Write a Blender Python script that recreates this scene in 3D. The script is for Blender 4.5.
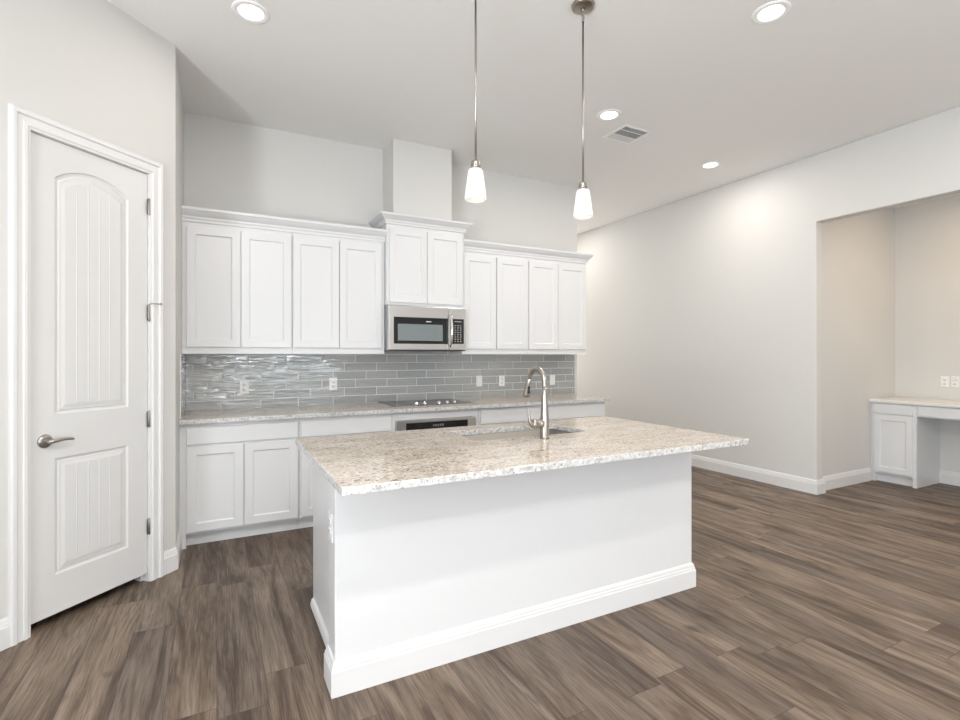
import bpy, bmesh, math, random
from mathutils import Vector, Matrix
random.seed(7)
S = bpy.context.scene
COL = S.collection
PI = math.pi
for o in list(bpy.data.objects): bpy.data.objects.remove(o)

# ------------------------------------------------------------------ camera
CAM_H = 1.366
cd = bpy.data.cameras.new('camera'); cam = bpy.data.objects.new('camera', cd); COL.objects.link(cam)
cam.location = (0, 0, CAM_H); cam.rotation_euler = (PI/2, 0, -math.radians(27.57))
cd.sensor_width = 36; cd.lens = 504/960*36; cd.shift_y = -4.7/960; cd.clip_start = .05
S.camera = cam
S.view_settings.view_transform = 'Standard'; S.view_settings.look = 'None'
S.view_settings.gamma = 1; S.view_settings.use_curve_mapping = False
S.view_settings.exposure = 0.02

# ------------------------------------------------------------------ world, daylight and fill lamps
w = bpy.data.worlds.new('world'); S.world = w; w.use_nodes = True
w.node_tree.nodes['Background'].inputs[0].default_value = (.80, .90, 1, 1)
w.node_tree.nodes['Background'].inputs[1].default_value = 1.3
def area(name, loc, rot, sx, sy, power, col, shape='RECTANGLE'):
    l = bpy.data.lights.new(name, 'AREA'); l.shape = shape; l.size = sx
    if shape == 'RECTANGLE': l.size_y = sy
    l.energy = power; l.color = col
    o = bpy.data.objects.new(name, l); COL.objects.link(o); o.location = loc; o.rotation_euler = rot
    return o
ROOM_Y0, LEFT_X = -3.6, -2.6
# daylight through the patio doors behind the camera, then added fill lamps
area('daylight_patio', (1.40, ROOM_Y0-.16, 1.20), (PI/2, 0, 0), 2.6, .34, 18, (.86, .93, 1))
area('patio_ceiling_fill', (1.35, ROOM_Y0-.5, .3), (math.radians(150), 0, 0), 2.6, .9, 100, (.97, .99, 1))  # added lamp aimed upward to brighten the ceiling
area('side_fill', (LEFT_X-.16, -1.2, 1.4), (PI/2, 0, -PI/2), 2.6, 2.0, 140, (.86, .93, 1))  # added lamp at the invented left window, evens out the right wall
area('side_ceiling_fill', (LEFT_X-.5, -1.2, .3), (math.radians(150), 0, -PI/2), 2.5, .9, 480, (.97, .99, 1))  # second added uplight, fills the ceiling from the left
area('far_hall_fill', (4.5, 8.15, 1.5), (PI/2, 0, PI), 1.2, 1.6, 34, (1, .95, .9))  # lamp added before the closed end wall to brighten the hall

# ------------------------------------------------------------------ materials
def mat(name, col, rough=.5, metal=0, **kw):
    m = bpy.data.materials.new(name); m.use_nodes = True
    b = m.node_tree.nodes['Principled BSDF']
    b.inputs['Base Color'].default_value = (*col, 1); b.inputs['Roughness'].default_value = rough
    b.inputs['Metallic'].default_value = metal
    for k, v in kw.items(): b.inputs[k.replace('_', ' ')].default_value = v
    return m
class NT:
    def __init__(s, m): s.t = m.node_tree; s.b = s.t.nodes['Principled BSDF']
    def n(s, ty, **kw):
        x = s.t.nodes.new(ty)
        for k, v in kw.items(): setattr(x, k, v)
        return x
    def l(s, a, b): s.t.links.new(a, b)
    def math(s, op, a, b=None, c=None):
        x = s.n('ShaderNodeMath', operation=op)
        for i, v in enumerate((a, b, c)):
            if v is None: continue
            if isinstance(v, (int, float)): x.inputs[i].default_value = v
            else: s.l(v, x.inputs[i])
        return x.outputs[0]
    def comb(s, x, y, z):
        c = s.n('ShaderNodeCombineXYZ')
        for i, v in enumerate((x, y, z)):
            if isinstance(v, (int, float)): c.inputs[i].default_value = v
            else: s.l(v, c.inputs[i])
        return c.outputs[0]
    def noise(s, vec, scale, detail=3, rough=.5, dist=0):
        x = s.n('ShaderNodeTexNoise'); s.l(vec, x.inputs['Vector'])
        x.inputs['Scale'].default_value = scale; x.inputs['Detail'].default_value = detail
        x.inputs['Roughness'].default_value = rough; x.inputs['Distortion'].default_value = dist
        return x.outputs[0]
    def ramp(s, fac, stops, interp='LINEAR'):
        r = s.n('ShaderNodeValToRGB'); e = r.color_ramp.elements; r.color_ramp.interpolation = interp
        e[0].position = stops[0][0]; e[0].color = (*stops[0][1], 1)
        e[1].position = stops[-1][0]; e[1].color = (*stops[-1][1], 1)
        for p, c in stops[1:-1]:
            q = e.new(p); q.color = (*c, 1)
        s.l(fac, r.inputs[0]); return r.outputs[0]
    def mix(s, fac, a, b, mode='MIX'):
        x = s.n('ShaderNodeMix', data_type='RGBA', blend_type=mode)
        for i, v in ((0, fac), (6, a), (7, b)):
            if isinstance(v, (int, float)): x.inputs[i].default_value = v
            elif isinstance(v, tuple): x.inputs[i].default_value = (*v, 1)
            else: s.l(v, x.inputs[i])
        return x.outputs[2]
    def pos(s): return s.n('ShaderNodeNewGeometry').outputs['Position']
    def bump(s, h, strength, dist=.01):
        x = s.n('ShaderNodeBump'); x.inputs['Strength'].default_value = strength; x.inputs['Distance'].default_value = dist
        s.l(h, x.inputs['Height']); s.l(x.outputs[0], s.b.inputs['Normal'])

def wall_mat(name, col, bump=.12):
    m = mat(name, col, .75); t = NT(m)
    t.bump(t.noise(t.pos(), 55, 3, .6), bump, .004)
    return m
M_WALL = wall_mat('wall_paint', (.67, .665, .648))
M_CEIL = wall_mat('ceiling_paint', (.85, .845, .83), .2)
M_TRIM = mat('trim_paint', (.755, .757, .76), .32)
M_DOOR = mat('door_paint', (.70, .70, .70), .30)
M_CAB = mat('cabinet_paint', (.735, .742, .755), .30)
M_GAP = mat('dark_gap', (.05, .045, .04), .8)
M_NICK = mat('brushed_nickel', (.40, .375, .345), .3, 1)
M_CANOPY = mat('aged_nickel', (.36, .32, .28), .35, 1)
M_HINGE = mat('hinge_steel', (.33, .32, .31), .35, 1)
M_CHROME = mat('chrome', (.85, .85, .85), .08, 1)
M_BLACK = mat('black_glass', (.012, .012, .013), .06)
M_BLKPL = mat('black_plastic', (.02, .02, .02), .4)
M_WIN = mat('microwave_window', (.21, .24, .25), .12)
M_PLATE = mat('outlet_plastic', (.84, .84, .84), .3)
M_SLOT = mat('outlet_slots', (.10, .10, .10), .5)
M_WHITE = mat('light_trim_white', (.90, .90, .89), .4)
M_PRINT = mat('panel_print', (.75, .75, .75), .4)
M_QUARTZ = mat('desk_top_white', (.80, .78, .75), .25)
M_VENTD = mat('vent_shadow', (.10, .10, .10), .8)
M_RING = mat('burner_ring', (.09, .09, .095), .2)

def steel():
    m = mat('stainless_steel', (.62, .605, .59), .27, 1); t = NT(m)
    sp = t.n('ShaderNodeSeparateXYZ'); t.l(t.pos(), sp.inputs[0])
    h = t.noise(t.comb(t.math('MULTIPLY', sp.outputs[0], 3), t.math('MULTIPLY', sp.outputs[1], 3), t.math('MULTIPLY', sp.outputs[2], 400)), 1, 2)
    t.bump(h, .08, .001); return m
M_STEEL = steel()

def emit(name, col, s):
    m = mat(name, col, .5); b = m.node_tree.nodes['Principled BSDF']
    b.inputs['Emission Color'].default_value = (*col, 1); b.inputs['Emission Strength'].default_value = s
    return m
M_LENS = emit('lamp_lens', (1, .98, .95), 6)
M_BULB = emit('bulb_glow', (1, .95, .88), 2.2)

def shade_mat():
    m = bpy.data.materials.new('frosted_glass_shade'); m.use_nodes = True; nt = m.node_tree
    nt.nodes.clear()
    o = nt.nodes.new('ShaderNodeOutputMaterial')
    tr = nt.nodes.new('ShaderNodeBsdfTranslucent'); tr.inputs[0].default_value = (.95, .94, .92, 1)
    di = nt.nodes.new('ShaderNodeBsdfDiffuse'); di.inputs[0].default_value = (.92, .92, .91, 1)
    gl = nt.nodes.new('ShaderNodeBsdfGlossy'); gl.inputs['Roughness'].default_value = .15
    a = nt.nodes.new('ShaderNodeMixShader'); a.inputs[0].default_value = .45
    b = nt.nodes.new('ShaderNodeMixShader'); b.inputs[0].default_value = .06
    nt.links.new(tr.outputs[0], a.inputs[1]); nt.links.new(di.outputs[0], a.inputs[2])
    nt.links.new(a.outputs[0], b.inputs[1]); nt.links.new(gl.outputs[0], b.inputs[2]); nt.links.new(b.outputs[0], o.inputs[0])
    return m
M_SHADE = shade_mat()

def granite():
    m = mat('cream_granite', (.6, .55, .5), .10); t = NT(m)
    sp = t.n('ShaderNodeSeparateXYZ'); t.l(t.pos(), sp.inputs[0])
    st = t.comb(t.math('MULTIPLY', sp.outputs[0], .45), sp.outputs[1], sp.outputs[2])
    big = t.noise(st, 9, 5, .65, .6)
    c = t.ramp(big, [(.30, (.47, .385, .31)), (.46, (.57, .49, .41)), (.60, (.64, .57, .49)), (.75, (.70, .66, .60))])
    st2 = t.comb(t.math('MULTIPLY', sp.outputs[0], .6), sp.outputs[1], sp.outputs[2])
    c = t.mix(t.ramp(t.noise(st2, 95, 3, .7), [(.50, (0, 0, 0)), (.60, (.8, .8, .8))]), c, (.76, .73, .68))
    c = t.mix(t.ramp(t.noise(st2, 125, 3, .75), [(.54, (0, 0, 0)), (.62, (.9, .9, .9))]), c, (.27, .20, .15))
    vein = t.noise(t.comb(t.math('MULTIPLY', sp.outputs[0], .3), sp.outputs[1], sp.outputs[2]), 24, 4, .7, 1.2)
    vm = t.ramp(vein, [(.50, (0, 0, 0)), (.62, (1, 1, 1))])
    dk = t.noise(t.comb(t.math('ADD', t.math('MULTIPLY', sp.outputs[0], .7), 3.7), sp.outputs[1], sp.outputs[2]), 85, 2, .6)
    c = t.mix(t.math('MULTIPLY', t.ramp(dk, [(.51, (0, 0, 0)), (.57, (.95, .95, .95))]), vm), c, (.13, .10, .085))
    t.l(c, t.b.inputs['Base Color'])
    return m
M_GRAN = granite()
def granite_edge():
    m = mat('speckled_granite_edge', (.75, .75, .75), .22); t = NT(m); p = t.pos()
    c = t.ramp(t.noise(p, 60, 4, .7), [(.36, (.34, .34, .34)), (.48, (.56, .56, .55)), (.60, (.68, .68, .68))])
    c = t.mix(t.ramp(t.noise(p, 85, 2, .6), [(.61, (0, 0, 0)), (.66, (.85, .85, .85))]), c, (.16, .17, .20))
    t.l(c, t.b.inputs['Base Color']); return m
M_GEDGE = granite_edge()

def tile_mat():
    m = mat('grey_glazed_tile', (.2, .22, .22), .06); t = NT(m)
    g = t.n('ShaderNodeNewGeometry'); sp = t.n('ShaderNodeSeparateXYZ'); t.l(g.outputs['Position'], sp.inputs[0])
    r = g.outputs['Random Per Island']
    c = t.ramp(r, [(0, (.30, .32, .325)), (.35, (.33, .35, .355)), (.7, (.355, .365, .36)), (1, (.39, .395, .39))])
    n = t.noise(t.comb(t.math('MULTIPLY', t.math('ADD', sp.outputs[0], sp.outputs[1]), .5), t.math('MULTIPLY', r, 40), t.math('MULTIPLY', sp.outputs[2], 1.8)), 22, 3, .6)
    c = t.mix(t.math('MULTIPLY', n, .35), c, (.45, .46, .455))
    t.l(c, t.b.inputs['Base Color'])
    xy = t.math('ADD', sp.outputs[0], sp.outputs[1])
    h = t.noise(t.comb(t.math('MULTIPLY', xy, 6.5), t.math('MULTIPLY', r, 40), t.math('MULTIPLY', sp.outputs[2], 42)), 1, 1.6, .5, .5)
    h2 = t.noise(t.comb(t.math('MULTIPLY', xy, 3), t.math('MULTIPLY', r, 80), t.math('MULTIPLY', sp.outputs[2], 9)), 1, 1, .5, 0)
    t.bump(t.math('ADD', h, t.math('MULTIPLY', h2, 1.2)), .9, .0058)
    t.b.inputs['IOR'].default_value = 1.85
    return m
M_TILE = tile_mat()
M_GROUT = mat('grout', (.74, .75, .75), .8)

def floor_mat():
    m = mat('wood_plank_floor', (.2, .16, .13), .38); t = NT(m)
    sp = t.n('ShaderNodeSeparateXYZ'); t.l(t.pos(), sp.inputs[0])
    X, Y = sp.outputs[0], sp.outputs[1]
    PW, PL = .182, 1.22
    row = t.math('FLOOR', t.math('DIVIDE', X, PW))
    wn = t.n('ShaderNodeTexWhiteNoise', noise_dimensions='1D'); t.l(row, wn.inputs['W'])
    v = t.math('ADD', t.math('DIVIDE', Y, PL), t.math('MULTIPLY', wn.outputs[0], 7.3))
    idx = t.math('FLOOR', v)
    wp = t.n('ShaderNodeTexWhiteNoise', noise_dimensions='2D'); t.l(t.comb(row, idx, 0), wp.inputs['Vector'])
    rnd = wp.outputs[0]
    sc = t.n('ShaderNodeSeparateColor'); t.l(wp.outputs[1], sc.inputs[0])
    off = t.math('MULTIPLY', rnd, 37)
    off2 = t.math('MULTIPLY', sc.outputs[1], 53)
    # streaks along the board, broad tonal bands, cathedral rings, pores
    st = t.comb(t.math('ADD', t.math('MULTIPLY', X, 9), off), t.math('ADD', t.math('MULTIPLY', Y, 1.1), off2), 0)
    broad = t.noise(st, 1.0, 5, .62, 1.0)
    fine = t.noise(t.comb(t.math('ADD', t.math('MULTIPLY', X, 160), off), t.math('ADD', t.math('MULTIPLY', Y, 5), off2), 0), 1, 3, .65, .3)
    xs = t.math('ADD', t.math('MULTIPLY', X, 5.5), off)
    wv = t.noise(t.comb(xs, t.math('ADD', t.math('MULTIPLY', Y, .55), off2), 0), 1, .6, .45)
    ring = t.math('FRACT', t.math('MULTIPLY', wv, 20))
    ringl = t.ramp(ring, [(0, (1, 1, 1)), (.22, (0, 0, 0)), (.70, (0, 0, 0)), (1, (1, 1, 1))])
    mask = t.ramp(t.noise(t.comb(xs, t.math('ADD', t.math('MULTIPLY', Y, 1.3), off), 3), 1, 2, .5), [(.46, (0, 0, 0)), (.60, (1, 1, 1))])
    c = t.ramp(broad, [(.28, (.050, .033, .024)), (.40, (.118, .083, .061)), (.50, (.205, .156, .119)), (.62, (.275, .218, .172)), (.76, (.35, .285, .23))])
    tone = t.ramp(rnd, [(0, (.66, .65, .66)), (.35, (.80, .785, .775)), (.7, (.88, .86, .83)), (1, (1.0, .97, .92))])
    c = t.mix(1.0, c, tone, 'MULTIPLY')
    c = t.mix(t.math('MULTIPLY', t.math('MULTIPLY', ringl, mask), .50), c, (.065, .047, .037))
    c = t.mix(t.ramp(fine, [(.49, (0, 0, 0)), (.68, (.55, .55, .55))]), c, (.058, .039, .029))
    c = t.mix(t.ramp(fine, [(.30, (.25, .25, .25)), (.42, (0, 0, 0))]), c, (.36, .31, .265))
    med = t.noise(t.comb(t.math('ADD', t.math('MULTIPLY', X, 38), off2), t.math('ADD', t.math('MULTIPLY', Y, 1.6), off), 0), 1, 3, .6, .4)
    c = t.mix(t.ramp(med, [(.54, (0, 0, 0)), (.70, (.45, .45, .45))]), c, (.075, .052, .040))
    kn = t.noise(t.comb(t.math('ADD', t.math('MULTIPLY', X, 9), off2), t.math('ADD', t.math('MULTIPLY', Y, 3.2), off), 0), 1, 2, .5)
    c = t.mix(t.ramp(kn, [(.69, (0, 0, 0)), (.78, (.75, .75, .75))]), c, (.045, .034, .030))
    # joints
    fx = t.math('FRACT', t.math('DIVIDE', X, PW)); fy = t.math('FRACT', v)
    ex = t.math('MINIMUM', fx, t.math('SUBTRACT', 1, fx)); ey = t.math('MINIMUM', fy, t.math('SUBTRACT', 1, fy))
    e = t.math('MINIMUM', t.math('MULTIPLY', ex, PW), t.math('MULTIPLY', ey, PL))
    jl = t.math('LESS_THAN', e, .0014)
    c = t.mix(t.math('MULTIPLY', jl, .75), c, (.045, .035, .03))
    t.l(c, t.b.inputs['Base Color'])
    hh = t.math('SUBTRACT', t.math('MULTIPLY', fine, -.25), jl)
    t.bump(hh, .25, .002); t.b.inputs['Specular IOR Level'].default_value = .35
    t.l(t.ramp(fine, [(.3, (.40, .40, .40)), (.7, (.55, .55, .55))]), t.b.inputs['Roughness'])
    return m
M_FLOOR = floor_mat()

# ------------------------------------------------------------------ mesh helpers
def box(bm, x0, x1, y0, y1, z0, z1, mi=0):
    v = [bm.verts.new((x, y, z)) for x in (x0, x1) for y in (y0, y1) for z in (z0, z1)]
    for f in ((0, 1, 3, 2), (4, 6, 7, 5), (0, 4, 5, 1), (2, 3, 7, 6), (0, 2, 6, 4), (1, 5, 7, 3)):
        fc = bm.faces.new([v[i] for i in f]); fc.material_index = mi
    return v
def prism(bm, pts, z0, z1, mi=0, axis='z'):
    def P(a, b, c): return {'z': (a, b, c), 'y': (a, c, b), 'x': (c, a, b)}[axis]
    A = [bm.verts.new(P(a, b, z0)) for a, b in pts]; B = [bm.verts.new(P(a, b, z1)) for a, b in pts]
    n = len(pts)
    fs = [bm.faces.new(A[::-1]), bm.faces.new(B)]
    fs += [bm.faces.new((A[i], A[(i+1) % n], B[(i+1) % n], B[i])) for i in range(n)]
    for f in fs: f.material_index = mi
def lathe(bm, prof, n=32, axis='z', o=(0, 0, 0), smooth=True, cap=True, mi=0):
    rings = []
    for r, h in prof:
        ring = []
        for i in range(n):
            a = 2*PI*i/n; p, q = r*math.cos(a), r*math.sin(a)
            c = {'z': (p, q, h), 'y': (p, h, q), 'x': (h, p, q)}[axis]
            ring.append(bm.verts.new(Vector(c)+Vector(o)))
        rings.append(ring)
    for a, b in zip(rings, rings[1:]):
        for i in range(n):
            f = bm.faces.new((a[i], a[(i+1) % n], b[(i+1) % n], b[i])); f.smooth = smooth; f.material_index = mi
    if cap:
        for r in (rings[0], rings[-1]):
            f = bm.faces.new(r); f.material_index = mi
def tube(bm, pts, rad, n=16, smooth=True):
    pts = [Vector(p) for p in pts]; rings = []
    up = None
    for i, p in enumerate(pts):
        d = (pts[min(i+1, len(pts)-1)]-pts[max(i-1, 0)]).normalized()
        if up is None:
            up = Vector((0, 0, 1)) if abs(d.z) < .9 else Vector((1, 0, 0))
        s = d.cross(up).normalized(); up = s.cross(d).normalized()
        r = rad[i] if isinstance(rad, (list, tuple)) else rad
        rings.append([bm.verts.new(p+s*r*math.cos(2*PI*k/n)+up*r*math.sin(2*PI*k/n)) for k in range(n)])
    for a, b in zip(rings, rings[1:]):
        for i in range(n):
            f = bm.faces.new((a[i], a[(i+1) % n], b[(i+1) % n], b[i])); f.smooth = smooth
    bm.faces.new(rings[0][::-1]); bm.faces.new(rings[-1])
def sweep(bm, prof, path, side=1, mi=0):
    """profile (out, z) swept along a plan path with mitred corners; out is to the left of travel for side=1"""
    path = [Vector((p[0], p[1])) for p in path]; n = len(path); cols = []
    for i, p in enumerate(path):
        def nrm(a, b):
            d = (b-a).normalized(); return Vector((-d.y, d.x))*side
        if i == 0: m = nrm(path[0], path[1])
        elif i == n-1: m = nrm(path[-2], path[-1])
        else:
            a, b = nrm(path[i-1], p), nrm(p, path[i+1]); m = (a+b)/(1+a.dot(b))
        cols.append([bm.verts.new((p.x+m.x*o, p.y+m.y*o, z)) for o, z in prof])
    k = len(prof)
    for a, b in zip(cols, cols[1:]):
        for i in range(k):
            bm.faces.new((a[i], b[i], b[(i+1) % k], a[(i+1) % k])).material_index = mi
    bm.faces.new(cols[0]); bm.faces.new(cols[-1][::-1])
def BM(): return bmesh.new()
def obj(name, bm, m, parent=None, loc=(0, 0, 0), rotz=0, bev=0, seg=2, merge=False):
    if merge: bmesh.ops.remove_doubles(bm, verts=bm.verts, dist=1e-5)
    bmesh.ops.recalc_face_normals(bm, faces=bm.faces)
    me = bpy.data.meshes.new(name); bm.to_mesh(me); bm.free()
    for x in (m if isinstance(m, (list, tuple)) else [m]): me.materials.append(x)
    o = bpy.data.objects.new(name, me); COL.objects.link(o); o.location = loc; o.rotation_euler.z = rotz
    if parent: o.parent = parent
    if bev:
        b = o.modifiers.new('bevel', 'BEVEL'); b.width = bev; b.segments = seg; b.limit_method = 'ANGLE'; b.angle_limit = math.radians(40)
        b.harden_normals = False
    return o
def tag(o, label, cat, group=None):
    o['label'] = label; o['category'] = cat
    if group: o['group'] = group
    return o
def thing(name, label, cat, loc=(0, 0, 0), rotz=0, group=None):
    o = bpy.data.objects.new(name, None); COL.objects.link(o); o.location = loc; o.rotation_euler = (0, 0, rotz)
    o.empty_display_size = .1
    return tag(o, label, cat, group)
def struct(name, bm, m, **kw):
    o = obj(name, bm, m, **kw); o['kind'] = 'structure'; return o
def dup(root, loc, label, group=None, rotz=None):
    r = root.copy(); COL.objects.link(r); r.location = loc; r['label'] = label
    if rotz is not None: r.rotation_euler = (0, 0, rotz)
    if group: r['group'] = group
    for ch in list(root.children):
        c = ch.copy(); COL.objects.link(c); c.parent = r
        for g in ch.children:
            d = g.copy(); COL.objects.link(d); d.parent = c
    return r

# ------------------------------------------------------------------ room shell
CH = 3.343; BW = 4.74; BE = 3.765; KX = -.235; PYC = 3.757
RX = 5.22; OY = 2.86; NX = 6.88; NY = 2.915; OH = 2.678; NH = 3.045; NY2 = .75
FARY = 8.2
bm = BM(); box(bm, LEFT_X-.15, 7.1, ROOM_Y0-.15, FARY+.15, -.12, 0); struct('floor', bm, M_FLOOR)
bm = BM(); box(bm, LEFT_X-.15, RX+.11, ROOM_Y0-.15, FARY+.15, CH, CH+.12); struct('ceiling', bm, M_CEIL)
bm = BM(); box(bm, KX-.12, BE, BW, BW+.14, 0, CH); box(bm, BE-.14, BE, BW+.14, FARY, 0, CH); struct('wall_back', bm, M_WALL)
bm = BM(); box(bm, KX-.12, KX, PYC, BW, 0, CH); struct('wall_left_of_cabinets', bm, M_WALL)
# angled pantry wall, local x runs from the kitchen corner towards the camera's left, local -y faces the room
A = (KX, PYC); ang = math.radians(225)
TL = 1.25
wp = thing('door_1', 'x', 'x', (A[0], A[1], 0), ang)
for k in ('label', 'category'): del wp[k]
wp['kind'] = 'structure'
# (in this frame +x = along wall away from corner, +y = into the room)
DT0, DT1, DTOP = .190, .805, 2.455
bm = BM()
box(bm, 0, DT0-.02, -.12, 0, 0, CH); box(bm, DT1+.02, TL, -.12, 0, 0, CH); box(bm, DT0-.02, DT1+.02, -.12, 0, DTOP+.02, CH)
struct('wall_pantry', bm, M_WALL, loc=(A[0], A[1], 0), rotz=ang, merge=False)
ex, ey = A[0]+TL*math.cos(ang), A[1]+TL*math.sin(ang)
bm = BM(); box(bm, LEFT_X, ex, ey-.0, ey+.12, 0, CH); struct('wall_left_return', bm, M_WALL)
bm = BM(); box(bm, LEFT_X-.12, LEFT_X, ey+.12, BW+.14, 0, CH); box(bm, LEFT_X, KX-.12, BW, BW+.14, 0, CH); struct('wall_pantry_back', bm, M_WALL)
# left wall with opening for the added window
WY0, WY1, WZ0, WZ1 = -2.5, .1, .4, 2.4
bm = BM(); box(bm, LEFT_X-.12, LEFT_X, ROOM_Y0, WY0, 0, CH); box(bm, LEFT_X-.12, LEFT_X, WY1, ey+.12, 0, CH)
box(bm, LEFT_X-.12, LEFT_X, WY0, WY1, 0, WZ0); box(bm, LEFT_X-.12, LEFT_X, WY0, WY1, WZ1, CH); struct('wall_left', bm, M_WALL)
# front wall (behind camera) with patio opening
PX0, PX1, PZ1 = .0, 2.7, 2.4
bm = BM(); box(bm, LEFT_X-.12, PX0, ROOM_Y0-.12, ROOM_Y0, 0, CH); box(bm, PX1, RX+.12, ROOM_Y0-.12, ROOM_Y0, 0, CH)
box(bm, PX0, PX1, ROOM_Y0-.12, ROOM_Y0, PZ1, CH); box(bm, PX0, PX1, ROOM_Y0-.12, ROOM_Y0, 0, .08); struct('wall_front', bm, M_WALL)
def window_frame(name, L, H, loc, rotz, nx, nz=1):
    bm = BM(); b = .06
    box(bm, 0, L, 0, .07, 0, b); box(bm, 0, L, 0, .07, H-b, H); box(bm, 0, b, 0, .07, b, H-b); box(bm, L-b, L, 0, .07, b, H-b)
    for i in range(1, nx): x = L*i/nx; box(bm, x-.04, x+.04, .01, .06, b, H-b)
    for j in range(1, nz): z = H*j/nz; box(bm, b, L-b, .02, .05, z-.015, z+.015)
    struct(name, bm, M_TRIM, loc=loc, rotz=rotz)
window_frame('window_1', PX1-PX0, PZ1-.08, (PX0, ROOM_Y0-.1, .08), 0, 3, 1)
window_frame('added_side_window', WY1-WY0, WZ1-WZ0, (LEFT_X-.03, WY0, WZ0), PI/2, 3, 2)  # invented window out of view, added for the side fill lamps
# right wall: far section, header over the opening, near section
bm = BM(); N0 = NY2-.4
prism(bm, [(FARY, 0), (FARY, CH), (ROOM_Y0, CH), (ROOM_Y0, 0), (N0, 0), (N0, OH), (OY, OH), (OY, 0)], RX, RX+.116, axis='x')
struct('wall_right', bm, M_WALL, bev=.008)
bm = BM(); box(bm, RX+.116, NX+.12, NY, NY+.12, 0, NH); struct('wall_niche_side', bm, M_WALL)
bm = BM(); box(bm, NX, NX+.12, NY2-.52, NY, 0, NH); struct('wall_niche_back', bm, M_WALL)
bm = BM(); box(bm, RX+.116, NX+.12, NY2-.52, NY2-.4, 0, NH); struct('wall_niche_near', bm, M_WALL)
bm = BM(); box(bm, RX+.116, NX+.12, NY2-.52, NY+.12, NH, NH+.1); struct('ceiling_niche', bm, M_CEIL)
bm = BM(); box(bm, BE, RX+.116, FARY, FARY+.12, 0, CH); struct('wall_far', bm, M_WALL)
# soffit chase over the microwave cabinet
bm = BM(); box(bm, 1.42, 2.004, 4.421, BW, 2.50, CH); struct('wall_chase', bm, M_WALL, bev=.006)

BBP = [(0, 0), (.017, 0), (.017, .098), (.0135, .104), (.0135, .112), (.010, .118), (.009, .128), (.004, .138), (0, .140)]
def baseboard(name, path, side=1):
    bm = BM(); sweep(bm, BBP, path, side); return struct(name, bm, M_TRIM)
def wpt(t, off=0):
    return (A[0]+t*math.cos(ang)-off*math.sin(ang), A[1]+t*math.sin(ang)+off*math.cos(ang))
baseboard('baseboard_right', [(RX, FARY), (RX, OY), (RX+.116, OY), (RX+.116, NY-.0), ], -1)
baseboard('baseboard_niche', [(RX+.116, NY), (6.33, NY)], -1)
baseboard('baseboard_niche_back', [(NX, 2.51), (NX, 1.7)], -1)
baseboard('baseboard_left', [(KX, 4.155), A, wpt(.10)], 1)
baseboard('baseboard_pantry', [wpt(.887), wpt(TL), (LEFT_X, ey)], 1)

# ------------------------------------------------------------------ pantry door
# casing
CP = [(0, 0), (.012, .0), (.014, .010), (.018, .016), (.018, .03), (.014, .034), (.014, .055), (.022, .062), (.022, .078), (.017, .086), (0, .086)]  # (thickness y, width)
def casing(bm, x0, x1, top):
    pts = []
    for d, wd in CP:
        pts.append([Vector((x0-wd, d, 0)), Vector((x0-wd, d, top+wd)), Vector((x1+wd, d, top+wd)), Vector((x1+wd, d, 0))])
    V = [[bm.verts.new(p) for p in q] for q in pts]; n = len(V)
    for i in range(n):
        a, b = V[i], V[(i+1) % n]
        for j in range(3): bm.faces.new((a[j], a[j+1], b[j+1], b[j]))
    bm.faces.new([v[0] for v in V]); bm.faces.new([v[3] for v in V][::-1])
bm = BM(); casing(bm, DT0-.006, DT1+.006, DTOP+.006); obj('casing', bm, M_TRIM, wp)
bm = BM()
box(bm, DT0-.02, DT0-.004, -.12, 0, 0, DTOP+.02); box(bm, DT1+.004, DT1+.02, -.12, 0, 0, DTOP+.02); box(bm, DT0-.004, DT1+.004, -.12, 0, DTOP+.004, DTOP+.02)
box(bm, DT0-.004, DT0+.010, -.09, -.045, 0, DTOP+.004); box(bm, DT1-.010, DT1+.004, -.09, -.045, 0, DTOP+.004); box(bm, DT0, DT1, -.09, -.045, DTOP-.01, DTOP+.004)
obj('door_jamb', bm, M_TRIM, wp, bev=.001)

def arch_outline(x0, x1, z0, z1, rise, n=14):
    """closed outline, z1 = spring height at the sides, arch rising by rise"""
    pts = [(x0, z0), (x1, z0)]
    if rise <= 0: return pts+[(x1, z1), (x0, z1)]
    wd = x1-x0; R = (wd*wd/4+rise*rise)/(2*rise); cz = z1+rise-R; xc = (x0+x1)/2
    a = math.asin(wd/2/R)
    for i in range(n+1):
        t = a-2*a*i/n; pts.append((xc+R*math.sin(t), cz+R*math.cos(t)))
    return pts
# door slab: front face with two sunk panels built as stacked loops
def panel_door(bm, W, H, th, panels):
    yf = 0
    # front skin with holes through triangulated fill
    outer = [(0, 0), (W, 0), (W, H), (0, H)]
    ed = []
    def loop(pts, y):
        v = [bm.verts.new((a, y, b)) for a, b in pts]
        e = [bm.edges.new((v[i], v[(i+1) % len(v)])) for i in range(len(v))]
        return v, e
    vo, eo = loop(outer, yf); alle = list(eo)
    for (x0, x1, z0, z1, rise) in panels:
        prev, e = loop(arch_outline(x0, x1, z0, z1, rise), yf); alle += e
        for inset, y in ((.006, -.007), (.016, -.009), (.022, -.004), (.030, -.004), (.048, .0)):
            s = 1-2*inset/(x1-x0)
            cur, _ = loop(arch_outline(x0+inset, x1-inset, z0+inset, z1-inset*.9, rise*s), y)
            n = len(cur)
            for i in range(n): bm.faces.new((prev[i], prev[(i+1) % n], cur[(i+1) % n], cur[i]))
            prev = cur
        # beaded boards on the raised field
        bm.faces.new(prev)
    bmesh.ops.triangle_fill(bm, use_beauty=True, edges=alle)
    b = [bm.verts.new((a, -th, c)) for a, c in outer]
    for i in range(4): bm.faces.new((vo[i], vo[(i+1) % 4], b[(i+1) % 4], b[i]))
    bm.faces.new(b)
bm = BM()
W = DT1-DT0; z0 = .052
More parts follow.
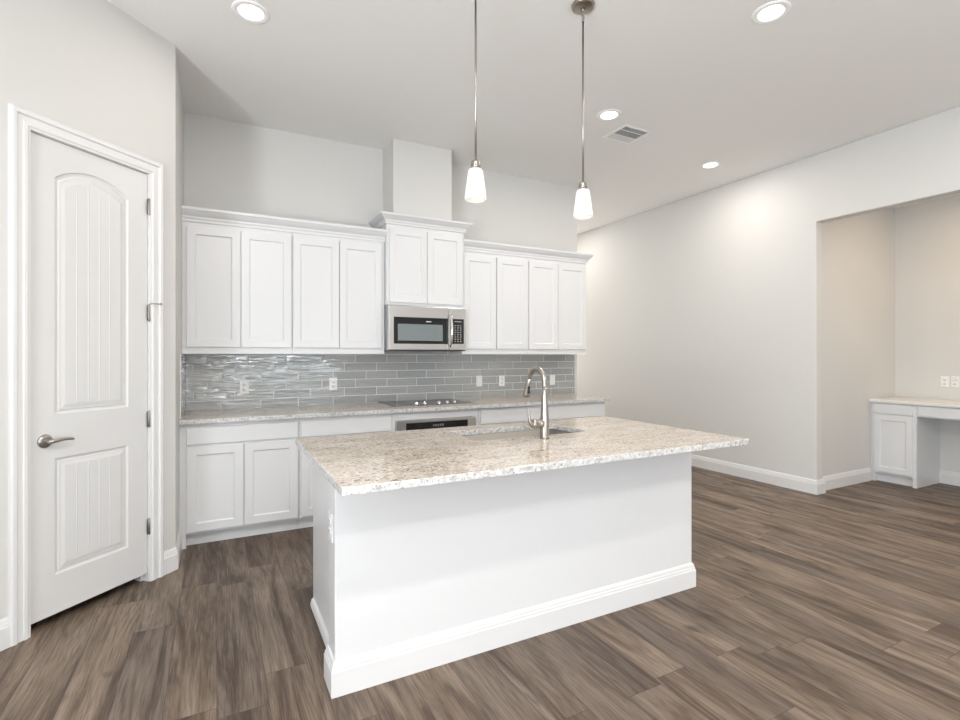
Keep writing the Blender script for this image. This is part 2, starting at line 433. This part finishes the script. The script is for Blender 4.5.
PN = [(.118, W-.110, 1.065-z0, 2.272-z0, .072), (.118, W-.110, .25-z0, .842-z0, 0)]
panel_door(bm, W, DTOP-z0, .035, PN)
ds = obj('door_slab', bm, M_DOOR, wp, loc=(DT0, -.004, z0))
# V-grooves between the boards of each raised field: real thin ridges beside dark grooves
bm = BM()
for (x0, x1, q0, q1, rise) in PN:
    a, b = x0+.048, x1-.048; xc = (x0+x1)/2
    for i in range(1, 5):
        x = a+(b-a)*i/5
        s = 1-((x-xc)/((b-a)/2))**2
        top = q1-.043+(rise*.7*s if rise else 0)-.004
        prism(bm, [(x-.0035, 0), (x-.001, .0011), (x+.001, .0011), (x+.0035, 0)], q0+.052, top)
# prism built along z: (x,y) profile
obj('board_bead', bm, M_DOOR, ds)
# hinges
for i, hz in enumerate((2.262, 1.622, .982, .335)):
    bm = BM()
    lathe(bm, [(.0, -.052), (.004, -.050), (.0065, -.046), (.0065, .046), (.004, .050), (0, .052)], 12, cap=False)
    for k in (-.028, -.0095, .0095, .028): lathe(bm, [(.0069, k-.001), (.0069, k+.001)], 12)
    box(bm, -.012, .012, -.0045, -.0025, -.045, .045)
    h = obj('hinge', bm, M_HINGE, wp, loc=(DT0-.002, .0085, hz))
    if i == 1:
        bm = BM(); tube(bm, [(0, .002, .052), (-.006, .018, .056), (-.05, .030, .056)], .0032, 10)
        lathe(bm, [(.0, -.058), (.007, -.058), (.007, -.050), (.0, -.050)], 12, axis='x', o=(0, .030, .056), cap=False)
        obj('door_stop', bm, M_NICK, h)
# lever handle
HT = .742; HZ = .937
bm = BM(); lathe(bm, [(0, 0), (.033, 0), (.034, .004), (.031, .010), (.018, .013), (0, .013)], 32, axis='y', cap=False)
lathe(bm, [(.011, .012), (.011, .045), (.009, .052), (0, .053)], 20, axis='y', cap=False)
hd = obj('door_handle', bm, M_NICK, wp, loc=(HT, -.004, HZ))
bm = BM(); tube(bm, [(.004, .045, 0), (-.02, .047, .0005), (-.05, .050, .004), (-.080, .050, .003), (-.104, .046, -.001), (-.110, .044, -.002)], [.010, .009, .0075, .007, .0065, .003], 14)
for v in bm.verts: v.co.z = v.co.z*1.05
obj('lever', bm, M_NICK, hd)
bm = BM(); box(bm, DT1-.0005, DT1+.004, -.03, -.003, HZ-.05, HZ+.05); obj('strike_plate', bm, M_NICK, wp)
S_GAP = .0015

# ------------------------------------------------------------------ cabinets
def shaker(bm, x0, x1, z0, z1, y, th=.019, st=.057, rec=.009):
    """front panel facing -y with front plane at y"""
    def ring(a, b, yy): return [bm.verts.new(p) for p in ((x0+a, yy, z0+a), (x1-a, yy, z0+a), (x1-a, yy, z1-a), (x0+a, yy, z1-a))]
    r = [ring(0, 0, y+th), ring(0, 0, y+.002), ring(.002, 0, y), ring(st, 0, y), ring(st+.004, 0, y+rec*.6), ring(st+.010, 0, y+rec)]
    for a, b in zip(r, r[1:]):
        for i in range(4): bm.faces.new((a[i], a[(i+1) % 4], b[(i+1) % 4], b[i]))
    bm.faces.new(r[-1]); bm.faces.new(r[0][::-1])
def slab(bm, x0, x1, z0, z1, y, th=.019):
    def ring(a, yy): return [bm.verts.new(p) for p in ((x0+a, yy, z0+a), (x1-a, yy, z0+a), (x1-a, yy, z1-a), (x0+a, yy, z1-a))]
    r = [ring(0, y+th), ring(0, y+.003), ring(.003, y)]
    for a, b in zip(r, r[1:]):
        for i in range(4): bm.faces.new((a[i], a[(i+1) % 4], b[(i+1) % 4], b[i]))
    bm.faces.new(r[-1]); bm.faces.new(r[0][::-1])
def part_door(name, parent, x0, x1, z0, z1, kind='shaker', st=.057):
    bm = BM(); (shaker(bm, x0, x1, z0, z1, -.019, st=st) if kind == 'shaker' else slab(bm, x0, x1, z0, z1, -.019))
    return obj(name, bm, M_CAB, parent)
G = .0012
def upper(X0, X1, yf, z0, z1, doors, label, group, name='wall_cabinet'):
    """origin at bottom front left of the face frame; yf = plane of the face frame"""
    t = thing(name, label, 'cabinet', (X0+G, yf, z0), 0, group)
    W = X1-X0-2*G; D = BW-yf-.002; H = z1-z0
    bm = BM(); box(bm, 0, W, 0, D, 0, H); obj('body', bm, M_CAB, t)
    for a, b in doors: part_door('door', t, a-X0-G, b-X0-G, .052, H-.035)
    return t
YU = 4.432   # face frame plane, doors in front at 4.413
ZU0, ZU1 = 1.378, 2.385
GU = 'white shaker wall cabinets'
upper(KX, .555, YU, ZU0, ZU1, [(-.205, .164), (.172, .545)], 'white two-door wall cabinet against the left wall, leftmost of the uppers', GU)
upper(.555, 1.341, YU, ZU0, ZU1, [(.560, .934), (.940, 1.312)], 'white two-door wall cabinet immediately left of the microwave', GU)
upper(2.112, 2.872, YU, ZU0, ZU1, [(2.128, 2.487), (2.500, 2.866)], 'white two-door wall cabinet immediately right of the microwave', GU)
upper(2.872, 3.648, YU, ZU0, ZU1, [(2.884, 3.250), (3.256, 3.630)], 'white two-door wall cabinet at the right end, above the counter end', GU)
YM = 4.382
tm = thing('microwave_cabinet', 'taller raised white two-door cabinet directly above the microwave', 'cabinet', (1.344, YM, 1.822))
bm = BM(); box(bm, 0, .766, 0, BW-YM-.002, 0, .722); obj('body', bm, M_CAB, tm)
part_door('door', tm, .022, .381, .022, .688); part_door('door', tm, .385, .744, .022, .688)
# crowns
CR = [(0, 0), (.010, 0), (.012, .018), (.018, .028), (.020, .040), (.040, .060), (.052, .076), (.058, .080), (.060, .092), (.060, .100), (0, .100)]
def crown(path, z, sc, label, side=-1, hs=1):
    bm = BM(); sweep(bm, [(o*sc, z+h*sc*hs) for o, h in CR], path, side)
    return tag(obj('crown_molding', bm, M_CAB), label, 'molding')
crown([(KX+.001, YU), (1.3425, YU)], ZU1, 1.02, 'long white crown molding topping the four cabinet doors left of the microwave')
crown([(2.1115, YU), (3.648, YU), (3.648, BW-.001)], ZU1, 1.02, 'white crown molding topping the four cabinet doors at the right, turning the end')
crown([(1.344, BW-.001), (1.344, YM), (2.11, YM), (2.11, BW-.001)], 2.5445, 1.12, 'raised white crown molding wrapped around the cabinet above the microwave', hs=.78)

# base cabinets
YB = 4.113; ZB = .883
def base(X0, X1, drawers, doors, label, group='white base cabinets along the back wall', toe=True, name='base_cabinet'):
    t = thing(name, label, 'cabinet', (X0+G, YB, 0), 0, group)
    W = X1-X0-2*G; D = BW-YB-.002
    bm = BM(); box(bm, 0, W, 0, D, .098, ZB-.0005); obj('body', bm, M_CAB, t)
    bm = BM(); box(bm, 0, W, .07, .085, .0, .098); obj('toe_kick', bm, M_CAB, t)
    for a, b in drawers: part_door('drawer_front', t, a-X0-G, b-X0-G, .732, .853, 'slab')
    for a, b in doors: part_door('door', t, a-X0-G, b-X0-G, .115, .716)
    return t
base(KX, .566, [(-.190, .555)], [(-.190, .173), (.180, .555)], 'white base cabinet with one wide drawer over two doors, against the left wall')
fb = [o for o in COL.objects if o.name.startswith('base_cabinet')][0]
bm = BM(); box(bm, 0, .040, 0, .069, 0, .0975); obj('foot', bm, M_CAB, fb)
base(.566, 1.310, [(.577, 1.299)], [(.577, .934), (.942, 1.299)], 'white base cabinet left of the oven, doors partly behind the island')
base(2.134, 2.872, [(2.150, 2.862)], [(2.150, 2.502), (2.509, 2.862)], 'white base cabinet immediately right of the oven, behind the faucet')
base(2.872, 3.638, [(2.884, 3.622)], [(2.884, 3.250), (3.257, 3.622)], 'white base cabinet at the far right end of the back counter')
# oven housing and wall oven
t = thing('oven_cabinet', 'white cabinet surround holding the built-in oven under the cooktop', 'cabinet', (1.310, YB, 0))
bm = BM(); W = .824-2*G
box(bm, G, .030, 0, .62, .098, ZB-.0005); box(bm, W-.030, W, 0, .62, .098, ZB-.0005); box(bm, .030, W-.030, 0, .60, .812, ZB-.0005); box(bm, .030, W-.030, 0, .6, .098, .16); box(bm, G, W, .07, .085, 0, .098)
obj('body', bm, M_CAB, t, bev=.001)
ov = thing('wall_oven', 'stainless built-in oven with black control panel under the cooktop', 'oven', (1.3425, YB-.004, .162))
bm = BM(); box(bm, 0, .756, .002, .56, 0, .648); obj('body', bm, M_STEEL, ov)
bm = BM(); box(bm, 0, .756, -.018, .002, .530, .646); pnl = obj('control_panel', bm, M_STEEL, ov, bev=.002)
bm = BM(); box(bm, .085, .668, -.0205, -.0178, .542, .624); gl = obj('display_glass', bm, M_BLACK, pnl)
bm = BM()
for i in range(5): box(bm, .33+i*.022, .343+i*.022, -.0212, -.0204, .585, .603)
obj('display_marks', bm, mat('display_grey', (.22, .22, .23), .4), gl)
bm = BM(); box(bm, 0, .756, -.022, .002, .004, .520); od = obj('oven_door', bm, M_STEEL, ov, bev=.003)
bm = BM(); box(bm, .09, .666, -.0235, -.0215, .09, .40); obj('oven_window', bm, M_BLACK, od)
bm = BM(); tube(bm, [(.06, -.065, .465), (.696, -.065, .465)], .010, 14)
for x in (.09, .666): tube(bm, [(x, -.02, .465), (x, -.065, .465)], .008, 10)
obj('handle', bm, M_STEEL, od)

# ------------------------------------------------------------------ countertops
def top_slab(bm, pts, z0, z1, hole=None):
    """slab with optional rectangular hole; sides use material 1"""
    n = len(pts)
    for z in (z0, z1):
        o = [bm.verts.new((a, b, z)) for a, b in pts]; e = [bm.edges.new((o[i], o[(i+1) % n])) for i in range(n)]
        if z == z0: O0 = o
        else: O1 = o
        if hole:
            h = [bm.verts.new((a, b, z)) for a, b in hole]; k = len(h); e += [bm.edges.new((h[i], h[(i+1) % k])) for i in range(k)]
            if z == z0: H0 = h
            else: H1 = h
        bmesh.ops.triangle_fill(bm, use_beauty=True, edges=e)
    for i in range(n): bm.faces.new((O0[i], O0[(i+1) % n], O1[(i+1) % n], O1[i])).material_index = 1
    if hole:
        for i in range(k): bm.faces.new((H0[i], H0[(i+1) % k], H1[(i+1) % k], H1[i])).material_index = 1
def rrect(x0, x1, y0, y1, r, n=5):
    p = []
    for cx, cy, a0 in ((x1-r, y1-r, 0), (x0+r, y1-r, 90), (x0+r, y0+r, 180), (x1-r, y0+r, 270)):
        for i in range(n+1):
            a = math.radians(a0+90*i/n); p.append((cx+r*math.cos(a), cy+r*math.sin(a)))
    return p
bm = BM(); top_slab(bm, [(KX+.001, 4.062), (3.672, 4.062), (3.672, BW-.001), (KX+.001, BW-.001)], .8835, .914)
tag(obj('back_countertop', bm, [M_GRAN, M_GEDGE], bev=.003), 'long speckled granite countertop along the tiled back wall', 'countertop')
IX0, IX1, IY0, IY1 = .378, 2.552, 1.742, 2.895
SX0, SX1, SY0, SY1 = 1.215, 1.962, 2.362, 2.735
bm = BM(); top_slab(bm, [(IX0, IY0), (IX1, IY0), (IX1, IY1), (IX0, IY1)], .8835, .914, rrect(SX0, SX1, SY0, SY1, .045))
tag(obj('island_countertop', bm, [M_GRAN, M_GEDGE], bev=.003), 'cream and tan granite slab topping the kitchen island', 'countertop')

# ------------------------------------------------------------------ island base
t = thing('kitchen_island', 'white kitchen island base with plain front panel and baseboard', 'kitchen island', (0, 0, 0))
PY0, PY1 = 2.065, 2.190
bm = BM(); box(bm, .420, 2.492, PY0, PY1, 0, .8830); obj('front_panel', bm, M_CAB, t, bev=.003)
bm = BM()
CX0, CX1, CY1 = .470, 2.440, 2.885
box(bm, CX0, CX0+.018, PY1+.001, CY1, 0, .8830); obj('side_panel', bm, M_CAB, t, bev=.001)
bm = BM(); box(bm, CX1-.018, CX1, PY1+.001, CY1, 0, .8830); obj('side_panel', bm, M_CAB, t, bev=.001)
bm = BM(); box(bm, CX0+.019, CX1-.019, CY1-.04, CY1-.02, .1, .8830); box(bm, CX0+.019, CX1-.019, PY1+.001, CY1-.04, .1, .118); box(bm, CX0+.019, CX1-.019, CY1-.10, CY1-.085, 0, .1); obj('cabinet_body', bm, M_CAB, t)
seg = (CX1-CX0-.04)/4
for i in range(4):
    a = CX0+.02+i*seg
    bm = BM(); shaker(bm, a+.008, a+seg-.008, .115, .70, -(CY1), th=.0195); 
    for v in bm.verts: v.co.y = -v.co.y
    for v in bm.verts: v.co.y = 2*CY1-.019-v.co.y if False else v.co.y
    obj('door', bm, M_CAB, t)
    bm = BM(); slab(bm, a+.008, a+seg-.008, .716, .853, -(CY1), th=.0195)
    for v in bm.verts: v.co.y = -v.co.y
    obj('drawer_front', bm, M_CAB, t)
bm = BM(); sweep(bm, BBP, [(.445, PY1), (.420, PY1), (.420, PY0), (2.492, PY0), (2.492, PY1), (2.465, PY1)], -1)
ib = obj('baseboard', bm, M_TRIM, t)
bm = BM()
SH = [(0, 0), (.018, 0), (.018, .012), (.012, .034), (.006, .040), (0, .042)]
sweep(bm, SH, [(CX0, CY1-.02), (CX0, PY1+.004)], -1); obj('shoe_molding', bm, M_TRIM, t)
bm = BM(); sweep(bm, [(0, .846), (.008, .846), (.020, .868), (.022, .883), (0, .883)], [(.455, PY1), (.420, PY1), (.420, PY0), (2.492, PY0), (2.492, PY1)], -1); obj('top_trim', bm, M_TRIM, t)

# ------------------------------------------------------------------ sink
sk = thing('kitchen_sink', 'stainless undermount sink sunk into the island granite', 'sink', ((SX0+SX1)/2, (SY0+SY1)/2, .655))
bm = BM()
hx, hy = (SX1-SX0)/2, (SY1-SY0)/2
loops = [(.014, .228, .06), (-.004, .228, .045), (-.006, .03, .05), (-.03, .004, .06), (-.10, .0, .04)]
prev = None; 
for gk, z, r in loops:
    pts = rrect(-hx-gk, hx+gk, -hy-gk, hy+gk, max(r, .02)); vs = [bm.verts.new((a, b, z)) for a, b in pts]
    if prev:
        for i in range(len(vs)):
            f = bm.faces.new((prev[i], prev[(i+1) % len(vs)], vs[(i+1) % len(vs)], vs[i])); f.smooth = True
    prev = vs
bm.faces.new(prev)
o = obj('basin', bm, mat('satin_sink_steel', (.27, .255, .235), .42, .9), sk); md = o.modifiers.new('solid', 'SOLIDIFY'); md.thickness = .0015; md.offset = -1
bm = BM(); lathe(bm, [(0, .004), (.02, .003), (.043, .006), (.045, .002), (.045, .0005), (0, .0005)], 28, cap=False); obj('drain', bm, M_CHROME, sk)

# ------------------------------------------------------------------ faucet
FX, FY = 1.583, 2.272
fc = thing('kitchen_faucet', 'brushed nickel gooseneck faucet standing at the island sink', 'faucet', (FX, FY, .9142))
bm = BM(); lathe(bm, [(0, 0), (.027, 0), (.027, .006), (.0245, .010), (.0245, .05), (.0235, .10), (.0205, .15), (.0175, .20), (.0158, .24), (.0148, .275), (0, .275)], 32, cap=False)
obj('body', bm, M_NICK, fc)
pts = []; R_ = .076; topz = .300
for z in (.27, .285, topz): pts.append((0, 0, z))
for i in range(1, 13):
    a = PI*i/12*.93; pts.append((0, R_-R_*math.cos(a), topz+R_*math.sin(a)*1.0))
bm = BM(); tube(bm, pts, [.0147]*3+[.0138]*11+[.013], 18); obj('spout', bm, M_NICK, fc)
e1 = Vector(pts[-1]); d = (Vector(pts[-1])-Vector(pts[-2])).normalized()
hp = [e1-d*.004, e1+d*.03, e1+d*.055, e1+d*.09, e1+d*.105, e1+d*.108]
bm = BM(); tube(bm, hp, [.0145, .015, .0165, .021, .0215, .018], 20); sh = obj('spray_head', bm, M_NICK, fc)
bm = BM(); q = e1+d*.052
tube(bm, [q+Vector((-.004, -.0165, -.010)), q+Vector((-.004, -.020, .008))], [.008, .006], 10)
tube(bm, [q+Vector((-.004, -.0185, -.034)), q+Vector((-.004, -.0175, -.014))], [.0085, .0075], 10); obj('spray_button', bm, M_BLKPL, sh)
bm = BM(); lathe(bm, [(0, -.084), (.019, -.084), (.025, -.078), (.027, -.066), (.0225, -.060), (.0225, -.034), (.025, -.030), (.025, -.020), (0, -.012)], 28, axis='x', o=(0, 0, .082), cap=False)
hn = obj('handle', bm, M_NICK, fc)
bm = BM(); tube(bm, [(-.070, 0, .080), (-.088, .0, .082), (-.098, 0, .100), (-.100, 0, .125), (-.103, 0, .150), (-.110, 0, .166)], [.014, .012, .009, .007, .0065, .005], 14); obj('lever', bm, M_NICK, hn)

# ------------------------------------------------------------------ backsplash (real tiles)
TH_, TW_ = .0762, .3048
def tiles(name, L, z0, z1, frame, off, label, holes=()):
    bm = BM(); box(bm, 0, L, .0022, .0095, z0, z1, 1)
    r = 0; z = z0+.001
    while z < z1-.004:
        zt = min(z+TH_-.0040, z1-.0006)
        x = -TW_+((off+r*TW_/3) % TW_)
        while x < L:
            a, b = max(x, .0008), min(x+TW_-.0040, L-.0008)
            if b-a > .004:
                ty = random.uniform(-.0004, .0004)
                v = [bm.verts.new((px, py, pz)) for px, pz, py in ((a, z, .004), (b, z, .004), (b, zt, .004), (a, zt, .004))]
                e = .0016
                w_ = [bm.verts.new((px, py, pz)) for px, pz, py in ((a+e, z+e, 0+ty), (b-e, z+e, 0-ty), (b-e, zt-e, 0-ty), (a+e, zt-e, 0+ty))]
                for i in range(4): bm.faces.new((v[i], v[(i+1) % 4], w_[(i+1) % 4], w_[i]))
                bm.faces.new(w_)
            x += TW_
        z += TH_; r += 1
    loc, rz = frame
    return tag(obj(name, bm, [M_TILE, M_GROUT], loc=loc, rotz=rz), label, 'backsplash')
tiles('tile_backsplash', 3.722-KX-.011, .9145, 1.3775, ((KX+.011, BW-.0105, 0), 0), (1.560-KX-.011) % TW_, 'long glossy grey tile backsplash above the back counter')
bm = BM(); box(bm, 1.348, 2.09, BW-.010, BW-.001, 1.3782, 1.411, 1); box(bm, 1.35, 1.64, BW-.0115, BW-.0098, 1.379, 1.4105); box(bm, 1.643, 1.94, BW-.0115, BW-.0098, 1.379, 1.4105); box(bm, 1.943, 2.088, BW-.0115, BW-.0098, 1.379, 1.4105)
tag(obj('tile_strip', bm, [M_TILE, M_GROUT]), 'short strip of grey tile tucked just under the microwave', 'backsplash')
tiles('tile_backsplash', BW-4.165-.001, .9145, 1.3775, ((KX+.0105, 4.165, 0), PI/2), .05, 'narrow glossy tile return on the short wall left of the counter')

# ------------------------------------------------------------------ outlets
def outlet(loc, rotz, label, kind='duplex', wd=.071, ht=.116, group=None):
    """faces local -y, origin at the back centre of the plate"""
    t = thing('wall_outlet' if kind == 'duplex' else 'light_switch', label, 'outlet' if kind == 'duplex' else 'switch', loc, rotz, group)
    bm = BM(); box(bm, -wd/2, wd/2, -.006, 0, -ht/2, ht/2); obj('cover_plate', bm, M_PLATE, t, bev=.002)
    if kind == 'duplex':
        for s in (-.0205, .0205):
            bm = BM(); lathe(bm, [(0, -.0085), (.0155, -.0085), (.0165, -.006)], 20, axis='y', o=(0, 0, s), cap=False)
            r = obj('receptacle', bm, M_PLATE, t)
            bm = BM()
            for x in (-.0065, .0065): box(bm, x-.0012, x+.0012, -.0092, -.0084, s-.001, s+.008)
            lathe(bm, [(0, -.0092), (.0025, -.0092), (.0025, -.0084)], 10, axis='y', o=(0, 0, s-.008), cap=False)
            obj('slots', bm, M_SLOT, r)
    else:
        bm = BM(); prism(bm, [(-.006, -.033), (-.010, -.033), (-.0075, .033), (-.006, .033)], -.0165, .0165, axis='x')
        obj('rocker', bm, M_PLATE, t, bev=.001)
    return t
FB = BW-.0118
outlet((.207, FB, 1.097), 0, 'white outlet on the shiny left part of the tiles, nearest the left wall')
outlet((.947, FB, 1.103), 0, 'white outlet on the back tiles just left of the cooktop')
outlet((2.458, FB, 1.094), 0, 'white switch on the back tiles, first to the right of the cooktop', 'switch')
outlet((2.734, FB, 1.090), 0, 'white outlet on the back tiles between two switches, left of the faucet')
outlet((3.402, FB, 1.086), 0, 'white switch on the back tiles nearest the right counter end', 'switch')
outlet((.4195, 2.130, .660), -PI/2, 'white outlet on the narrow left end of the island', wd=.071)
outlet((NX-.0005, 2.468, 1.088), -PI/2, 'white outlet above the desk in the niche, left one of the pair')
outlet((NX-.0005, 2.384, 1.088), -PI/2, 'white outlet above the desk in the niche, right one of the pair')

# ------------------------------------------------------------------ cooktop
ck = thing('cooktop', 'black glass cooktop with chrome knobs set in the back counter', 'cooktop', (1.360, 4.185, .9145))
bm = BM(); box(bm, 0, .774, 0, .530, 0, .006); obj('steel_rim', bm, M_STEEL, ck, bev=.002)
bm = BM(); box(bm, .006, .768, .006, .524, .006, .0095); obj('glass_surface', bm, M_BLACK, ck, bev=.001)
for x, y, r in ((.16, .17, .085), (.16, .40, .075), (.60, .17, .075), (.60, .40, .10), (.385, .36, .06)):
    bm = BM(); lathe(bm, [(r-.004, .0096), (r-.004, .0101), (r, .0101), (r, .0096)], 40, cap=False); lathe(bm, [(r*.6-.002, .0096), (r*.6-.002, .0100), (r*.6, .0100), (r*.6, .0096)], 40, cap=False)
    obj('burner', bm, M_RING, ck, loc=(x, y, 0))
for x, y in ((.225, .085), (.305, .085), (.445, .085), (.525, .085), (.60, .085)):
    bm = BM(); lathe(bm, [(0, .0096), (.021, .0096), (.021, .013), (.017, .015), (.0155, .030), (.013, .032), (0, .032)], 24, cap=False); box(bm, -.002, .002, -.015, .015, .031, .034)
    obj('knob', bm, M_CHROME, ck, loc=(x, y, 0))

# ------------------------------------------------------------------ microwave
MY = 4.322
mw = thing('microwave', 'stainless over-the-range microwave hung under the raised cabinet', 'microwave', (1.345, MY, 1.412))
W, H = .760, .398
bm = BM(); box(bm, 0, W, .028, .410, 0, .4065); obj('body', bm, mat('microwave_case', (.42, .42, .43), .35, .8), mw, bev=.002)
bm = BM(); box(bm, .004, W-.004, .004, .38, -.006, 0); obj('underside', bm, M_BLKPL, mw)
bm = BM(); box(bm, .002, .583, 0, .027, .004, H); md_ = obj('microwave_door', bm, M_STEEL, mw, bev=.003)
bm = BM(); box(bm, .048, .572, -.0015, .0005, .058, .298); dg = obj('door_glass', bm, M_BLACK, md_)
bm = BM(); box(bm, .085, .519, -.0022, -.0012, .086, .236); obj('window', bm, M_WIN, dg)
bm = BM()
x = .355
for wd in (.008, .009, .007, .009, .003, .008, .006):   # small pale wordmark too fine to read
    box(bm, x, x+wd*.8, -.0022, -.0012, .258, .267); x += wd
obj('brand_mark', bm, M_PRINT, dg)
bm = BM(); box(bm, .586, W-.002, 0, .027, .004, H); cp = obj('control_panel', bm, M_STEEL, mw, bev=.003)
bm = BM(); box(bm, .600, .738, -.0015, .0005, .062, .296); kp = obj('keypad', bm, M_BLACK, cp)
bm = BM()
for j in range(8):
    for i in range(3):
        box(bm, .640+i*.028, .640+i*.028+(.016 if (i+j) % 3 else .011), -.0022, -.0012, .080+j*.0215, .080+j*.0215+.008)
box(bm, .640, .712, -.0022, -.0012, .268, .274)
obj('key_print', bm, mat('key_grey', (.42, .42, .42), .4), kp)
bm = BM(); pts = []
for i in range(13):
    s = i/12; pts.append((.590, -.012-.045*math.sin(PI*s)**.7, .03+.315*s))
tube(bm, pts, [.009]+[.0115]*11+[.009], 14)
for z in (.03, .345): tube(bm, [(.590, .001, z), (.590, -.014, z)], .010, 12)
obj('handle', bm, M_CHROME, mw)

# ------------------------------------------------------------------ pendants
def pendant(loc, label):
    t = thing('pendant_lamp', label, 'pendant lamp', loc, 0, 'pendant lamps over the island')
    zt = CH-loc[2]; 
    bm = BM(); lathe(bm, [(0, zt), (.063, zt), (.065, zt-.004), (.062, zt-.016), (.050, zt-.021), (0, zt-.023)], 40, cap=False); cn = obj('canopy', bm, M_CANOPY, t)
    bm = BM(); lathe(bm, [(0, zt-.020), (.010, zt-.022), (.011, zt-.034), (.007, zt-.042), (0, zt-.043)], 20, cap=False)
    # two interlocked loops of the swivel
    for cz, rx in ((zt-.052, 0), (zt-.070, 1)):
        pts = [((math.cos(a)*.008 if rx else 0), (0 if rx else math.cos(a)*.008), cz+math.sin(a)*.013) for a in [2*PI*k/16 for k in range(17)]]
        tube(bm, pts, .0022, 8)
    obj('swivel', bm, M_NICK, t)
    bm = BM(); tube(bm, [(0, 0, .202), (0, 0, zt-.080)], .0055, 14); lathe(bm, [(.0075, zt-.098), (.0075, zt-.080), (.004, zt-.076)], 14); obj('stem', bm, M_NICK, t)
    bm = BM(); lathe(bm, [(0, .206), (.006, .206), (.010, .198), (.0225, .194), (.0235, .190), (.0235, .150), (.0, .148)], 28, cap=False)
    lathe(bm, [(.0245, .174), (.0245, .169)], 28); obj('socket_cap', bm, M_NICK, t)
    bm = BM(); lathe(bm, [(.020, .156), (.032, .155), (.0365, .150), (.0385, .140), (.0545, .014), (.0535, .004), (.049, .000), (.045, .002)], 40, cap=False)
    obj('lamp_shade', bm, M_SHADE, t)
    bm = BM(); lathe(bm, [(0, .022), (.014, .027), (.021, .040), (.023, .052), (.019, .068), (.012, .082), (.011, .10), (0, .102)], 20, cap=False); obj('bulb', bm, M_BULB, t)
    return t
pendant((1.150, 2.250, 2.142), 'pendant lamp with frosted white shade, hanging nearer the pantry door')
pendant((1.830, 2.250, 2.142), 'pendant lamp with frosted white shade, hanging above the faucet')

# ------------------------------------------------------------------ recessed lights
cans = [((.174, 3.183), 'round recessed ceiling light nearest the pantry door'),
        ((2.833, 1.800), 'round recessed ceiling light at the top right, nearest the camera'),
        ((2.860, 3.184), 'round recessed ceiling light right beside the air vent'),
        ((4.546, 3.533), 'round recessed ceiling light nearest the long right wall')]
c0 = None
for (x, y), lb in cans:
    if c0 is None:
        c0 = thing('recessed_light', lb, 'ceiling light', (x, y, CH), 0, 'recessed ceiling lights')
        bm = BM(); lathe(bm, [(.066, -.002), (.070, -.005), (.088, -.007), (.097, -.006), (.102, -.001), (.102, 0)], 40, cap=False); obj('trim_ring', bm, M_WHITE, c0)
        bm = BM(); lathe(bm, [(0, -.0035), (.067, -.0035), (.067, -.001)], 40, cap=False); obj('lens', bm, M_LENS, c0)
    else: dup(c0, (x, y, CH), lb)
for k, ((x, y), _) in enumerate(cans): area('can_lamp', (x, y, CH-.012), (0, 0, 0), .15, .15, (4, 9, 15, 10)[k], (1, .93, .85), 'DISK')
# cans added unseen behind the camera and in the hall to brighten the room
for k, (x, y) in enumerate(((.17, .2), (2.83, -1.2), (.17, -1.5), (4.5, .5), (4.5, 6.3))):
    dup(c0, (x, y, CH), 'added unseen recessed ceiling light '+('in the far hall' if k == 4 else 'behind the camera, out of the picture'))
    area('can_lamp', (x, y, CH-.012), (0, 0, 0), .15, .15, (42, 26, 46, 14, 12)[k], (1, .95, .89), 'DISK')
area('niche_lamp', (6.05, 1.75, NH-.012), (0, 0, 0), .16, .16, 13, (1, .76, .52), 'DISK')

# ------------------------------------------------------------------ air vent
vt = thing('air_vent', 'white louvred air vent set in the ceiling', 'vent', (3.095, 3.245, CH))
VX, VY = .320, .290
M_VSLAT = mat('vent_slat_white', (.70, .70, .69), .45)
bm = BM()
for a in ((0, VX, 0, .026), (0, VX, VY-.024, VY), (0, .028, .026, VY-.024), (VX-.028, VX, .026, VY-.024), (.028, VX-.028, .086, .094), (.028, VX-.028, .176, .182)): box(bm, *a, -.006, -.0005)
obj('vent_frame', bm, M_WHITE, vt, bev=.0015)
bm = BM(); box(bm, .026, VX-.026, .024, VY-.022, -.0015, -.0006); obj('backing', bm, M_VENTD, vt)
y = .030
while y < VY-.032:
    if not (.078 < y < .094 or .168 < y < .182):
        bm = BM()
        if y < .17: prism(bm, [(y+.0035, -.0062), (y+.0047, -.0062), (y+.0065, -.0018), (y+.0053, -.0018)], .028, VX-.028, axis='x')
        else: prism(bm, [(y, -.0020), (y+.0012, -.0020), (y+.0095, -.0062), (y+.0083, -.0062)], .028, VX-.028, axis='x')
        obj('slat', bm, M_VSLAT, vt)
    y += .0105
# ------------------------------------------------------------------ desk in the niche
DX = 6.36; DY = NY-.001
dk = thing('desk', 'white built-in desk with drawer and cabinet in the niche on the right', 'desk', (DX, DY, 0), -PI/2)
def pedestal(x, wd):
    bm = BM(); box(bm, x, x+wd, 0, NX-DX-.002, .095, .8595); b = obj('pedestal', bm, M_CAB, dk, bev=.001)
    bm = BM(); box(bm, x+.038, x+wd-.034, .05, .065, 0, .095); obj('toe_kick', bm, M_CAB, b)
    bm = BM(); box(bm, x+wd-.034, x+wd, 0, NX-DX-.02, 0, .095); obj('foot', bm, M_CAB, b)
    bm = BM(); box(bm, x, x+.038, 0, .05, 0, .095); obj('foot', bm, M_CAB, b)
    part_door('drawer_front', b, x+.030, x+wd-.026, .742, .845, 'slab'); part_door('door', b, x+.030, x+wd-.026, .115, .728, st=.055)
pedestal(0, .405); pedestal(DY-1.70, .405)
bm = BM(); box(bm, .4055, DY-1.7005, 0, .45, .735, .8595); ap = obj('apron', bm, M_CAB, dk)
part_door('drawer_front', ap, .4055+.02, DY-1.70-.02, .745, .848, 'slab')
bm = BM(); box(bm, 0, DY-1.29, -.035, NX-DX-.001, .860, .890); obj('desktop', bm, M_QUARTZ, dk, bev=.003)
